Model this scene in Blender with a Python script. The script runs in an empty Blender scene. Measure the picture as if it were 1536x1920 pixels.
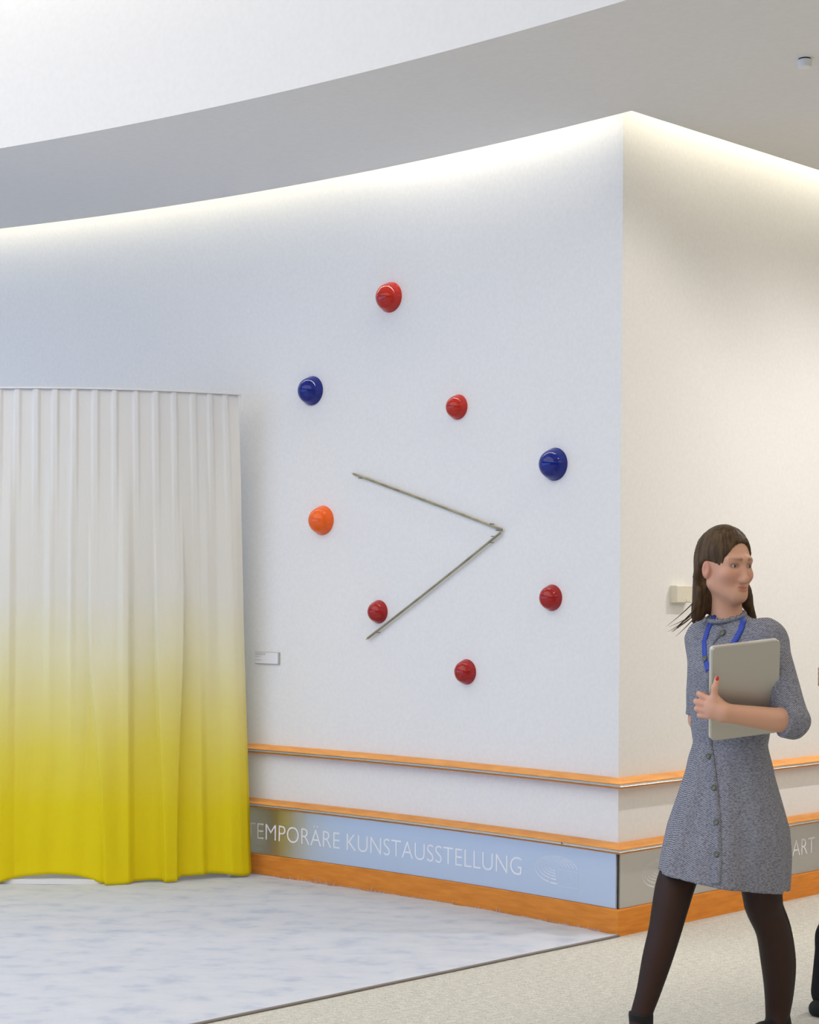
import bpy, bmesh, math, random
import numpy as np
from mathutils import Vector, Matrix
from mathutils.geometry import tessellate_polygon

random.seed(7); rng = np.random.default_rng(7)
SC = bpy.context.scene
COL = SC.collection

# ------------------------------------------------------------------ camera
cam_d = bpy.data.cameras.new('camera'); cam = bpy.data.objects.new('camera', cam_d); COL.objects.link(cam)
cam_d.sensor_fit = 'HORIZONTAL'; cam_d.sensor_width = 36.0; cam_d.lens = 3197.4/1536*36.0
cam_d.shift_y = 144.2/1536
cam_d.clip_start = 0.05
cam.matrix_world = Matrix.Translation((0, 0, 1.45)) @ Matrix.Rotation(math.pi/2, 4, 'X') @ Matrix.Rotation(0.00747, 4, 'Z')
SC.camera = cam

# ------------------------------------------------------------------ world (daylight outside the windows), exposure
w = bpy.data.worlds.new('daylight'); SC.world = w; w.use_nodes = True
bg = w.node_tree.nodes['Background']
bg.inputs['Color'].default_value = (0.25, 0.50, 1.0, 1); bg.inputs['Strength'].default_value = 3.3
SC.view_settings.view_transform = 'Standard'; SC.view_settings.look = 'None'
SC.view_settings.gamma = 1.0; SC.view_settings.use_curve_mapping = False
SC.view_settings.exposure = -0.09
SC.cycles.max_bounces = 10; SC.cycles.diffuse_bounces = 6
SC.cycles.sample_clamp_indirect = 6.0
SC.cycles.caustics_reflective = False; SC.cycles.caustics_refractive = False

# key dimensions of the place (metres; the camera stands at the origin, 1.45 m up, looking along +Y)
XC, YC = 0.8835, 7.1577          # outside corner of the two walls
TH1, KW = 2.32875, 0.0876        # heading and curvature of the curved left wall
TH2 = 0.7664                     # heading of the right wall
HS = 3.412                       # underside of the lowered ceiling
HTOP = 4.5                       # ceiling of the round recess
DCX, DCY, DR = -8.466, -3.535, 12.9905   # circle of the round ceiling recess
X0, X1, Y0 = -10.0, 8.0, -9.0    # room limits

def lw(s, d=0.0):
    th = TH1 + KW*s
    x = XC + (math.sin(th)-math.sin(TH1))/KW; y = YC - (math.cos(th)-math.cos(TH1))/KW
    return x - d*math.sin(th), y + d*math.cos(th)
def lnorm(s):
    th = TH1 + KW*s
    return Vector((-math.sin(th), math.cos(th), 0))
def ltan(s):
    th = TH1 + KW*s
    return Vector((math.cos(th), math.sin(th), 0))
U2 = Vector((math.cos(TH2), math.sin(TH2), 0)); N2 = Vector((math.sin(TH2), -math.cos(TH2), 0))
def rw(t, d=0.0):
    return XC + t*U2.x + d*N2.x, YC + t*U2.y + d*N2.y
def corner_off(dl, dr):
    """where the left wall offset dl meets the right wall offset dr"""
    n1 = lnorm(0); A = np.array([[n1.x, n1.y], [N2.x, N2.y]])
    q = np.linalg.solve(A, np.array([dl, dr])); return XC+q[0], YC+q[1]

# ------------------------------------------------------------------ lamps of the room and an added fill light
def area(name, loc, rot, size, size_y, power, color, shape='RECTANGLE', portal=False):
    l = bpy.data.lights.new(name, 'AREA'); l.shape = shape; l.size = size
    if shape in ('RECTANGLE', 'ELLIPSE'): l.size_y = size_y
    l.energy = power; l.color = color
    o = bpy.data.objects.new(name, l); o.location = loc; o.rotation_euler = rot; COL.objects.link(o)
    if portal: l.cycles.is_portal = True
    return o
area('window_portal', (X0+0.03, 0.5, 1.75), (0, -math.pi/2, 0), 2.9, 19.0, 1, (1, 1, 1), portal=True)
RECESS_P, RECESS_C = 400.0, (1.0, 0.90, 0.75)
area('recess_ceiling_light', (-4.6, 2.6, HTOP-0.06), (0, 0, 0), 9.0, 11.0, RECESS_P, RECESS_C, 'ELLIPSE')
area('rear_fill_light', (-0.5, -4.5, HTOP-0.06), (0, 0, 0), 6.0, 4.0, 210, (1.0, 0.93, 0.82))  # added fill behind the camera, brightens the curtain and wall fronts
def spot(name, loc, target, power, color, angle=100, blend=0.6, size=0.03):
    l = bpy.data.lights.new(name, 'SPOT'); l.energy = power; l.color = color
    l.spot_size = math.radians(angle); l.spot_blend = blend; l.shadow_soft_size = size
    o = bpy.data.objects.new(name, l); o.location = loc
    o.rotation_euler = (Vector(target)-Vector(loc)).to_track_quat('-Z', 'Y').to_euler(); COL.objects.link(o)
    return o
SPOTS = [(1.5, 1.35), (3.0, 1.35), (4.5, 1.35)]
for t, d in SPOTS:
    x, y = rw(t, d); tx, ty = rw(t-0.3, d-.5)
    spot('downlight_lamp', (x, y, HS-0.03), (tx, ty, 0.0), 135 if t == 1.5 else 58, (1.0, 0.94, 0.90), 140, 1.0)
spot('grazing_lamp', (1.60, 6.02, HS-0.03), (0.6, 7.2, 1.3), 30, (1.0, 0.92, 0.85), 90)
area('corridor_light', (5.0, 4.5, HS-0.01), (0, 0, 0), 3.5, 5.0, 92, (1.0, 0.87, 0.68))

# ------------------------------------------------------------------ materials
def newmat(name):
    m = bpy.data.materials.new(name); m.use_nodes = True
    return m, m.node_tree, m.node_tree.nodes['Principled BSDF']
def link(nt, a, b): nt.links.new(a, b)
def node(nt, typ, **kw):
    n = nt.nodes.new(typ)
    for k, v in kw.items():
        if k in n.inputs: n.inputs[k].default_value = v
        else: setattr(n, k, v)
    return n
def coords(nt, scale=(1, 1, 1), rot=(0, 0, 0), kind='Object'):
    tc = nt.nodes.new('ShaderNodeTexCoord'); mp = nt.nodes.new('ShaderNodeMapping')
    mp.inputs['Scale'].default_value = scale; mp.inputs['Rotation'].default_value = rot
    link(nt, tc.outputs[kind], mp.inputs['Vector']); return mp.outputs['Vector']
def noise_mat(name, c1, c2, scale=20, rough=0.6, bump=0.0, stretch=(1, 1, 1), rot=(0, 0, 0), lo=0.35, hi=0.65, detail=4, bscale=None, bdist=0.002, spec=0.4, metal=0.0, coat=0.0):
    m, nt, b = newmat(name)
    v = coords(nt, stretch, rot)
    n = node(nt, 'ShaderNodeTexNoise', Scale=scale, Detail=detail); link(nt, v, n.inputs['Vector'])
    r = nt.nodes.new('ShaderNodeValToRGB'); r.color_ramp.elements[0].position = lo; r.color_ramp.elements[1].position = hi
    r.color_ramp.elements[0].color = (*c1, 1); r.color_ramp.elements[1].color = (*c2, 1)
    link(nt, n.outputs['Fac'], r.inputs['Fac']); link(nt, r.outputs['Color'], b.inputs['Base Color'])
    b.inputs['Roughness'].default_value = rough; b.inputs['Specular IOR Level'].default_value = spec
    b.inputs['Metallic'].default_value = metal; b.inputs['Coat Weight'].default_value = coat
    if bump:
        n2 = node(nt, 'ShaderNodeTexNoise', Scale=bscale or scale, Detail=3); link(nt, v, n2.inputs['Vector'])
        bp = node(nt, 'ShaderNodeBump', Strength=bump, Distance=bdist); link(nt, n2.outputs['Fac'], bp.inputs['Height'])
        link(nt, bp.outputs['Normal'], b.inputs['Normal'])
    return m
def flat_mat(name, c, rough=0.5, spec=0.4, metal=0.0, coat=0.0, emit=None, estr=0):
    m, nt, b = newmat(name)
    b.inputs['Base Color'].default_value = (*c, 1); b.inputs['Roughness'].default_value = rough
    b.inputs['Specular IOR Level'].default_value = spec; b.inputs['Metallic'].default_value = metal
    b.inputs['Coat Weight'].default_value = coat; b.inputs['Coat Roughness'].default_value = 0.04
    if emit: b.inputs['Emission Color'].default_value = (*emit, 1); b.inputs['Emission Strength'].default_value = estr
    return m
M = {}
M['wall'] = noise_mat('white_wall_paint', (.79, .785, .775), (.82, .815, .805), 60, .75, .02, bscale=350, bdist=.001, spec=.25)
M['ceil'] = noise_mat('ceiling_paint', (.77, .765, .755), (.79, .785, .775), 40, .85, spec=.15)
M['dim'] = noise_mat('darkened_unseen_wall', (.17, .125, .09), (.24, .18, .13), 5, .6, .05, (6, 6, .6), spec=.3)  # unseen walls coloured dark to cut bounce and darken the reflections
M['wood'] = noise_mat('orange_beech_wood', (.66, .27, .055), (.80, .36, .085), 9, .42, .05, (1, 1, 9), lo=.3, hi=.7, bscale=40, spec=.4)
M['woodb'] = noise_mat('skirting_wood', (.64, .215, .026), (.78, .285, .040), 9, .5, .05, (1, 1, 7), lo=.3, hi=.7, bscale=40, spec=.22)
M['metal'] = noise_mat('brushed_aluminium', (.60, .60, .58), (.70, .70, .68), 300, .38, 0, (1, 1, 12), spec=.5, metal=1.0)
m, nt, b = newmat('satin_metal_panel')
b.inputs['Base Color'].default_value = (.68, .68, .66, 1); b.inputs['Metallic'].default_value = 1.0; b.inputs['Roughness'].default_value = .36
b.inputs['Anisotropic'].default_value = .92; b.inputs['Anisotropic Rotation'].default_value = .25
tg = nt.nodes.new('ShaderNodeTangent'); tg.direction_type = 'RADIAL'; tg.axis = 'Z'; link(nt, tg.outputs[0], b.inputs['Tangent'])
v = coords(nt, (1, 1, 220)); n = node(nt, 'ShaderNodeTexNoise', Scale=6, Detail=2); link(nt, v, n.inputs['Vector'])
bp = node(nt, 'ShaderNodeBump', Strength=.12, Distance=.0006); link(nt, n.outputs['Fac'], bp.inputs['Height']); link(nt, bp.outputs['Normal'], b.inputs['Normal'])
M['panel'] = m
M['print'] = flat_mat('white_print', (.86, .86, .88), .6)
M['gap'] = flat_mat('dark_joint', (.015, .015, .018), .8)
# carpet: pale heathered loop pile
m, nt, b = newmat('pale_carpet')
v = coords(nt, (1, 1, 1)); n1 = node(nt, 'ShaderNodeTexNoise', Scale=140, Detail=3)
v2 = coords(nt, (14, 60, 1), (0, 0, .25)); n2 = node(nt, 'ShaderNodeTexNoise', Scale=2.2, Detail=4)
link(nt, v, n1.inputs['Vector']); link(nt, v2, n2.inputs['Vector'])
mx = node(nt, 'ShaderNodeMath', operation='ADD'); link(nt, n1.outputs['Fac'], mx.inputs[0]); link(nt, n2.outputs['Fac'], mx.inputs[1])
r = nt.nodes.new('ShaderNodeValToRGB'); link(nt, mx.outputs[0], r.inputs['Fac'])
mx2 = node(nt, 'ShaderNodeMath', operation='MULTIPLY'); mx2.inputs[1].default_value = .5; link(nt, mx.outputs[0], mx2.inputs[0]); link(nt, mx2.outputs[0], r.inputs['Fac'])
r.color_ramp.elements[0].position = .36; r.color_ramp.elements[1].position = .60
r.color_ramp.elements[0].color = (.37, .365, .33, 1); r.color_ramp.elements[1].color = (.66, .655, .61, 1)
link(nt, r.outputs['Color'], b.inputs['Base Color']); b.inputs['Roughness'].default_value = .95; b.inputs['Specular IOR Level'].default_value = .1
bp = node(nt, 'ShaderNodeBump', Strength=.5, Distance=.004); link(nt, mx.outputs[0], bp.inputs['Height']); link(nt, bp.outputs['Normal'], b.inputs['Normal'])
M['carpet'] = m
# rug: pale grey with blue flecks
m, nt, b = newmat('pale_flecked_rug')
v = coords(nt, (1.0, 1.5, 1), (0, 0, .3)); n1 = node(nt, 'ShaderNodeTexNoise', Scale=6.0, Detail=5, Roughness=.62); link(nt, v, n1.inputs['Vector'])
r = nt.nodes.new('ShaderNodeValToRGB'); e = r.color_ramp.elements; e[0].position = .30; e[0].color = (.43, .48, .60, 1); e[1].position = .47; e[1].color = (.55, .59, .675, 1)
x_ = r.color_ramp.elements.new(.40); x_.color = (.50, .545, .645, 1)
x_ = r.color_ramp.elements.new(.75); x_.color = (.615, .64, .71, 1)
link(nt, n1.outputs['Fac'], r.inputs['Fac']); link(nt, r.outputs['Color'], b.inputs['Base Color'])
b.inputs['Roughness'].default_value = .95; b.inputs['Specular IOR Level'].default_value = .1
n2 = node(nt, 'ShaderNodeTexNoise', Scale=260, Detail=2); link(nt, coords(nt), n2.inputs['Vector'])
bp = node(nt, 'ShaderNodeBump', Strength=.25, Distance=.003); link(nt, n2.outputs['Fac'], bp.inputs['Height']); link(nt, bp.outputs['Normal'], b.inputs['Normal'])
M['rug'] = m
M['rug_edge'] = flat_mat('rug_edge_binding', (.27, .25, .24), .9, .1)
# curtain: white dyed into yellow towards the hem
m, nt, b = newmat('ombre_cotton')
tc = nt.nodes.new('ShaderNodeTexCoord'); sx = nt.nodes.new('ShaderNodeSeparateXYZ'); link(nt, tc.outputs['Object'], sx.inputs[0])
nn = node(nt, 'ShaderNodeTexNoise', Scale=2.2, Detail=3); link(nt, coords(nt, (1, 1, .5)), nn.inputs['Vector'])
ma = node(nt, 'ShaderNodeMath', operation='MULTIPLY_ADD'); ma.inputs[1].default_value = .30; link(nt, nn.outputs['Fac'], ma.inputs[0]); link(nt, sx.outputs['Z'], ma.inputs[2])
mr = node(nt, 'ShaderNodeMapRange'); mr.inputs['From Min'].default_value = .15; mr.inputs['From Max'].default_value = 2.55; link(nt, ma.outputs[0], mr.inputs['Value'])
r = nt.nodes.new('ShaderNodeValToRGB'); e = r.color_ramp.elements
e[0].position = 0.0; e[0].color = (.90, .74, .008, 1); e[1].position = 1.0; e[1].color = (.88, .88, .88, 1)
for ps, c in ((.16, (.89, .75, .020)), (.27, (.89, .78, .11)), (.37, (.88, .81, .33)), (.47, (.88, .85, .60)), (.58, (.86, .85, .79))):
    q = e.new(ps); q.color = (*c, 1)
link(nt, mr.outputs['Result'], r.inputs['Fac']); link(nt, r.outputs['Color'], b.inputs['Base Color'])
b.inputs['Roughness'].default_value = .8; b.inputs['Specular IOR Level'].default_value = .15
tr = nt.nodes.new('ShaderNodeBsdfTranslucent'); link(nt, r.outputs['Color'], tr.inputs['Color'])
ms = nt.nodes.new('ShaderNodeMixShader'); ms.inputs[0].default_value = .22
link(nt, b.outputs[0], ms.inputs[1]); link(nt, tr.outputs[0], ms.inputs[2]); link(nt, ms.outputs[0], nt.nodes['Material Output'].inputs['Surface'])
nb = node(nt, 'ShaderNodeTexNoise', Scale=7, Detail=4, Distortion=.8); link(nt, coords(nt, (2.2, 2.2, .9)), nb.inputs['Vector'])
bp = node(nt, 'ShaderNodeBump', Strength=.22, Distance=.02); link(nt, nb.outputs['Fac'], bp.inputs['Height']); link(nt, bp.outputs['Normal'], b.inputs['Normal'])
M['curtain'] = m
M['white'] = flat_mat('white_lacquer', (.80, .80, .80), .45)
M['plastic'] = flat_mat('ivory_plastic', (.74, .70, .58), .4)
M['plate'] = flat_mat('white_card', (.80, .79, .80), .5)
M['plate_edge'] = flat_mat('grey_acrylic', (.42, .43, .40), .3)
M['ink'] = flat_mat('grey_ink', (.30, .28, .27), .7)
for k, c in dict(red=(.44, .018, .009), darkred=(.34, .011, .011), blue=(.004, .014, .19), orange=(.82, .12, .008)).items():
    M[k] = flat_mat(k+'_glaze', c, .03, .42)
M['rod'] = noise_mat('oxidised_brass_rod', (.22, .185, .10), (.36, .32, .20), 14, .45, .1, spec=.4, metal=.3)
M['tip'] = flat_mat('brass_tip', (.62, .47, .18), .35, metal=.9)
M['nail'] = flat_mat('rusty_nail', (.25, .12, .05), .5, metal=.6)
M['lamp'] = flat_mat('warm_tube_light', (.8, .8, .75), .5, emit=(1.0, .92, .74), estr=78)
M['lampdim'] = flat_mat('dimmed_tube_light', (.8, .8, .75), .5, emit=(1.0, .91, .68), estr=50)
M['cove'] = flat_mat('cove_tube_light', (.8, .8, .75), .5, emit=(1.0, .92, .76), estr=4.5)
M['lampface'] = flat_mat('lamp_face', (.8, .8, .75), .5, emit=(1.0, .85, .6), estr=20)
M['black'] = flat_mat('black_cloth', (.008, .008, .009), .8, .2)
M['boot'] = flat_mat('black_suede', (.012, .012, .012), .7, .3)
m, nt, b = newmat('skin')
at = nt.nodes.new('ShaderNodeVertexColor'); at.layer_name = 'Col'; link(nt, at.outputs['Color'], b.inputs['Base Color'])
b.inputs['Roughness'].default_value = .5; b.inputs['Subsurface Weight'].default_value = .08; b.inputs['Subsurface Radius'].default_value = (.012, .004, .002)
b.inputs['Subsurface Scale'].default_value = 1.0; b.inputs['Specular IOR Level'].default_value = .35
M['skin'] = m
M['eye'] = flat_mat('eye_white', (.50, .46, .44), .2)
M['iris'] = flat_mat('grey_iris', (.05, .06, .065), .1)
M['nailred'] = flat_mat('red_nail_polish', (.55, .03, .03), .2)
M['lanyard'] = flat_mat('blue_lanyard_ribbon', (.03, .07, .42), .6)
M['hair'] = noise_mat('brown_hair', (.028, .015, .006), (.115, .066, .028), 26, .5, .35, (3, 3, .22), lo=.3, hi=.75, bscale=60, bdist=.004, spec=.25)
m, nt, b = newmat('sheer_black_tights')
lwt = nt.nodes.new('ShaderNodeLayerWeight'); lwt.inputs['Blend'].default_value = .35
r = nt.nodes.new('ShaderNodeValToRGB'); r.color_ramp.elements[0].color = (.042, .018, .012, 1); r.color_ramp.elements[1].color = (.005, .004, .004, 1); r.color_ramp.elements[1].position = .75
link(nt, lwt.outputs['Facing'], r.inputs['Fac']); link(nt, r.outputs['Color'], b.inputs['Base Color']); b.inputs['Roughness'].default_value = .55; b.inputs['Specular IOR Level'].default_value = .25
M['tights'] = m
# tweed
m, nt, b = newmat('grey_blue_tweed')
v = coords(nt, (1, 1, 1), (0, .62, 0))
wv = node(nt, 'ShaderNodeTexWave', Scale=74, Distortion=1.4, Detail=2); wv.bands_direction = 'Z'; wv.inputs['Detail Scale'].default_value = 3
link(nt, v, wv.inputs['Vector'])
nn = node(nt, 'ShaderNodeTexNoise', Scale=130, Detail=3); link(nt, coords(nt, (1, 1, 2.2), (0, .62, 0)), nn.inputs['Vector'])
mm = node(nt, 'ShaderNodeMath', operation='MULTIPLY_ADD'); mm.inputs[1].default_value = .45; link(nt, wv.outputs['Fac'], mm.inputs[0]); link(nt, nn.outputs['Fac'], mm.inputs[2])
r = nt.nodes.new('ShaderNodeValToRGB'); r.color_ramp.elements[0].position = .40; r.color_ramp.elements[1].position = .95
r.color_ramp.elements[0].color = (.058, .064, .092, 1); r.color_ramp.elements[1].color = (.33, .335, .38, 1)
link(nt, mm.outputs[0], r.inputs['Fac']); link(nt, r.outputs['Color'], b.inputs['Base Color']); b.inputs['Roughness'].default_value = .9; b.inputs['Specular IOR Level'].default_value = .15
bp = node(nt, 'ShaderNodeBump', Strength=.3, Distance=.003); link(nt, mm.outputs[0], bp.inputs['Height']); link(nt, bp.outputs['Normal'], b.inputs['Normal'])
M['tweed'] = m
M['button'] = flat_mat('pewter_button', (.12, .13, .105), .4, metal=.5)
M['laptop'] = flat_mat('silver_aluminium', (.50, .49, .45), .38, metal=.75)
M['laptop_edge'] = flat_mat('bright_aluminium_edge', (.70, .69, .66), .3, metal=.6)
M['suit'] = noise_mat('black_suit_cloth', (.007, .007, .008), (.012, .012, .013), 200, .85, spec=.15)
M['ringmetal'] = flat_mat('silver_ring', (.6, .6, .6), .25, metal=1.0)

# ------------------------------------------------------------------ helpers
def tag(o, label=None, cat=None, group=None, kind=None):
    if label: o['label'] = label
    if cat: o['category'] = cat
    if group: o['group'] = group
    if kind: o['kind'] = kind
    return o
def mesh_obj(name, verts, faces, mat, parent=None, smooth=False, loc=None):
    me = bpy.data.meshes.new(name); me.from_pydata([tuple(map(float, v)) for v in verts], [], faces); me.update()
    if isinstance(mat, (list, tuple)):
        for q in mat: me.materials.append(q)
    else: me.materials.append(mat)
    o = bpy.data.objects.new(name, me); COL.objects.link(o)
    if smooth: me.polygons.foreach_set('use_smooth', [True]*len(me.polygons))
    if loc is not None: o.location = loc
    if parent: o.parent = parent
    return o
def empty(name, loc, rot=(0, 0, 0)):
    o = bpy.data.objects.new(name, None); COL.objects.link(o); o.location = loc; o.rotation_euler = rot; o.empty_display_size = .1
    return o
def box(x0, x1, y0, y1, z0, z1):
    v = [(x0, y0, z0), (x1, y0, z0), (x1, y1, z0), (x0, y1, z0), (x0, y0, z1), (x1, y0, z1), (x1, y1, z1), (x0, y1, z1)]
    f = [(0, 3, 2, 1), (4, 5, 6, 7), (0, 1, 5, 4), (1, 2, 6, 5), (2, 3, 7, 6), (3, 0, 4, 7)]
    return v, f
def bevel(o, wdt, seg=2):
    md = o.modifiers.new('bevel', 'BEVEL'); md.width = wdt; md.segments = seg; md.limit_method = 'ANGLE'
    return o
class MB:
    def __init__(s): s.v = []; s.f = []
    def add(s, v, f):
        k = len(s.v); s.v += list(v); s.f += [tuple(i+k for i in q) for q in f]; return s
    def box(s, *a): return s.add(*box(*a))
    def build(s, name, mat, parent=None, smooth=False, loc=None): return mesh_obj(name, s.v, s.f, mat, parent, smooth, loc)
def sweep(profile, stations, closed=True, caps=True):
    """profile [(d, z)], stations: function(d) for every station -> (x, y)"""
    n = len(profile); V = []; F = []
    for st in stations:
        for d, z in profile:
            x, y = st(d); V.append((x, y, z))
    for i in range(len(stations)-1):
        for j in range(n if closed else n-1):
            a = i*n+j; b_ = i*n+(j+1) % n
            F.append((a, b_, b_+n, a+n))
    if caps and closed:
        F.append(tuple(range(n))[::-1]); F.append(tuple(range((len(stations)-1)*n, len(stations)*n)))
    return V, F
def fix_normals(o):
    bm = bmesh.new(); bm.from_mesh(o.data); bmesh.ops.recalc_face_normals(bm, faces=bm.faces); bm.to_mesh(o.data); bm.free(); return o
def tube(path, rad, seg=8, caps=True):
    P = [Vector(p) for p in path]; V = []; F = []
    rad = rad if isinstance(rad, (list, tuple)) else [rad]*len(P)
    up = Vector((0, 0, 1))
    for i, p in enumerate(P):
        t = (P[min(i+1, len(P)-1)]-P[max(i-1, 0)]).normalized()
        a = t.cross(up if abs(t.z) < .95 else Vector((1, 0, 0))).normalized(); b_ = t.cross(a)
        for k in range(seg):
            an = 2*math.pi*k/seg; V.append(p+a*(rad[i]*math.cos(an))+b_*(rad[i]*math.sin(an)))
    for i in range(len(P)-1):
        for k in range(seg):
            F.append((i*seg+k, i*seg+(k+1) % seg, (i+1)*seg+(k+1) % seg, (i+1)*seg+k))
    if caps: F.append(tuple(range(seg))[::-1]); F.append(tuple(range((len(P)-1)*seg, len(P)*seg)))
    return V, F
def lathe(profile, seg=48):
    V = []; F = []
    for r, z in profile:
        for k in range(seg):
            a = 2*math.pi*k/seg; V.append((r*math.cos(a), r*math.sin(a), z))
    for i in range(len(profile)-1):
        for k in range(seg): F.append((i*seg+k, i*seg+(k+1) % seg, (i+1)*seg+(k+1) % seg, (i+1)*seg+k))
    F.append(tuple(range(seg))[::-1]); F.append(tuple(range((len(profile)-1)*seg, len(profile)*seg)))
    return V, F
def slab(poly, z0, z1):
    n = len(poly); tr = tessellate_polygon([[Vector((x, y, 0)) for x, y in poly]])
    V = [(x, y, z0) for x, y in poly]+[(x, y, z1) for x, y in poly]
    F = [tuple(t) for t in tr]+[tuple(i+n for i in t[::-1]) for t in tr]
    F += [(i, (i+1) % n, (i+1) % n+n, i+n) for i in range(n)]
    return V, F

# ------------------------------------------------------------------ structure
S = 'structure'
o = mesh_obj('floor', *box(X0-.2, X1+.2, Y0-.2, 15.0, -.1, 0), M['carpet']); tag(o, kind=S)
SL = [i*.1 for i in range(0, 128)]                       # stations along the curved wall
SLw = [s for s in SL if lw(s)[0] > X0-.25]
o = fix_normals(mesh_obj('wall_left', *sweep([(0, 0), (0, HTOP), (-.18, HTOP), (-.18, 0)], [(lambda d, s=s: lw(s, d)) for s in SLw]), M['wall'])); tag(o, 'pale curved wall carrying the glazed domes', kind=S)
o = fix_normals(mesh_obj('wall_right', *sweep([(0, 0), (0, HTOP), (-.18, HTOP), (-.18, 0)], [(lambda d, t=t: rw(t, d)) for t in (0.0, 2.5, 5, 7.5, 10.0)]), M['wall'])); tag(o, 'straight warm lit wall running away to the right', kind=S)
o = mesh_obj('wall_back', *box(X0-.2, X1+.2, Y0-.2, Y0, 0, HTOP), M['dim']); tag(o, kind=S)
o = mesh_obj('wall_side', *box(X1, X1+.2, Y0, 15.0, 0, HTOP), M['ceil']); tag(o, kind=S)
mb = MB().box(X0-.2, X0, Y0, 10.6, 0, .30).box(X0-.2, X0, Y0, 10.6, 3.2, HTOP)
o = mb.build('wall_window', M['dim']); tag(o, kind=S)
win = empty('window_1', (X0, 0.5, .3)); tag(win, 'tall glazed window front on the far side of the room', kind=S)
yy = Y0
while yy < 10.6:
    V, F = box(-.12, -.02, -.05, .05, 0, 2.9); mesh_obj('mullion', V, F, M['metal'], win, loc=(0, yy-.5, 0)); yy += 1.6
V, F = box(-.10, -.03, -9.5, 10.1, .9, .97); mesh_obj('transom', V, F, M['metal'], win)
o = mesh_obj('ceiling_recess', *box(X0-.2, X1+.2, Y0-.2, 15.0, HTOP, HTOP+.1), M['ceil']); tag(o, 'pale ceiling high inside the round recess', kind=S)
# lowered ceiling ring: between the round recess and the light slot along the walls
poly = []
for s in SLw[::-1]:
    x, y = lw(s, .119)
    if x > X0: poly.append((x, y))
poly = [(X0, poly[0][1])]+[q for q in poly[:-1]]
poly.append(corner_off(.119, .14))
poly.append(rw(9.7, .14)); poly.append((X1, rw(9.7, .14)[1])); poly.append((X1, Y0))
a0 = math.asin((Y0-DCY)/DR); a1 = math.acos((X0-DCX)/DR)
ARC = [a0+(a1-a0)*i/160 for i in range(161)]
poly += [(DCX+(DR+.03)*math.cos(a), DCY+(DR+.03)*math.sin(a)) for a in ARC]
o = fix_normals(mesh_obj('ceiling', *slab(poly, HS, HS+.10), M['ceil'])); tag(o, 'lowered grey ceiling band with curved edge', kind=S)
V = []; F = []
for a in ARC:
    for rr, z in ((DR, HS-.001), (DR, HTOP), (DR+.06, HTOP), (DR+.06, HS-.001)): V.append((DCX+rr*math.cos(a), DCY+rr*math.sin(a), z))
for i in range(len(ARC)-1):
    for j in range(4): F.append((i*4+j, i*4+(j+1) % 4, i*4+4+(j+1) % 4, i*4+4+j))
o = fix_normals(mesh_obj('wall_recess', V, F, M['ceil'])); o.data.polygons.foreach_set('use_smooth', [False]*len(o.data.polygons)); tag(o, 'bright white upright of the round ceiling recess', kind=S)

# light tubes in the slot behind the lowered ceiling edge
for sa_, sb_, nm_ in ((0.0, 1.45, 'nearest the wall corner'), (1.5, 7.5, 'further from the wall corner')):
    ls = tube([(*lw(sa_+(sb_-sa_)*i/24, .085), HS+.30) for i in range(25)], .014, 6)
    o = mesh_obj('slot_light', *ls, M['lamp' if sa_ == 0 else 'lampdim']); tag(o, 'warm light tube hidden in the slot above the curved wall, '+nm_, 'light')
ls = tube([(*rw(t, .085), HS+.30) for t in (-.08, 1, 2, 3, 4, 5, 6)], .014, 6)
o = mesh_obj('slot_light', *ls, M['lamp']); tag(o, 'warm light tube hidden in the slot above the straight right wall', 'light')

tb = tube([(DCX+(DR-.25)*math.cos(a), DCY+(DR-.25)*math.sin(a), HTOP-.12) for a in ARC[60:150]], .05, 8)
o = mesh_obj('cove_light', *tb, M['cove']); tag(o, 'warm light tube running round the top of the ceiling recess', 'light')

# skirting, metal panels, rails -- mitred round the corner
def run_left(profile, name, mat, s_max=6.6, first=0.0, parent=None, kind=S, label=None):
    st = [(lambda d: corner_off(d, d))] if first == 0 else [(lambda d: lw(first, d))]
    st += [(lambda d, s=s: lw(s, d)) for s in [i*.1 for i in range(1, int(s_max*10)+1)] if s > first]
    o = fix_normals(mesh_obj(name, *sweep(profile, st), mat, parent))
    if parent is None: tag(o, label, kind=kind)
    elif label: o['label'] = label
    return o
def run_right(profile, name, mat, t_max=6.0, first=0.0, parent=None, kind=S, label=None):
    st = [(lambda d: corner_off(d, d))] if first == 0 else [(lambda d: rw(first, d))]
    st += [(lambda d, t=t: rw(t, d)) for t in (1.0, 2.0, 4.0, t_max)]
    o = fix_normals(mesh_obj(name, *sweep(profile, st), mat, parent))
    if parent is None: tag(o, label, kind=kind)
    elif label: o['label'] = label
    return o
base_p = [(.0, 0), (.016, 0), (.016, .108), (.013, .1125), (0, .1125)]
run_left(base_p, 'baseboard_left', M['woodb'], label='orange wooden skirting along the curved wall')
run_right(base_p, 'baseboard_right', M['woodb'], label='orange wooden skirting along the right wall')
def rail_profiles(zt):
    top = [(0, zt), (.014, zt), (.040, zt-.012), (.049, zt-.019), (.050, zt-.0225), (0, zt-.0225)]
    strip = [(0, zt-.0235), (.0485, zt-.0235), (.0500, zt-.0255), (.0475, zt-.0285), (.0500, zt-.0315), (.0485, zt-.0345), (0, zt-.0345)]
    under = [(0, zt-.0355), (.0495, zt-.0355), (.046, zt-.040), (.020, zt-.045), (0, zt-.045)]
    return top, strip, under
k = 1
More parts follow.
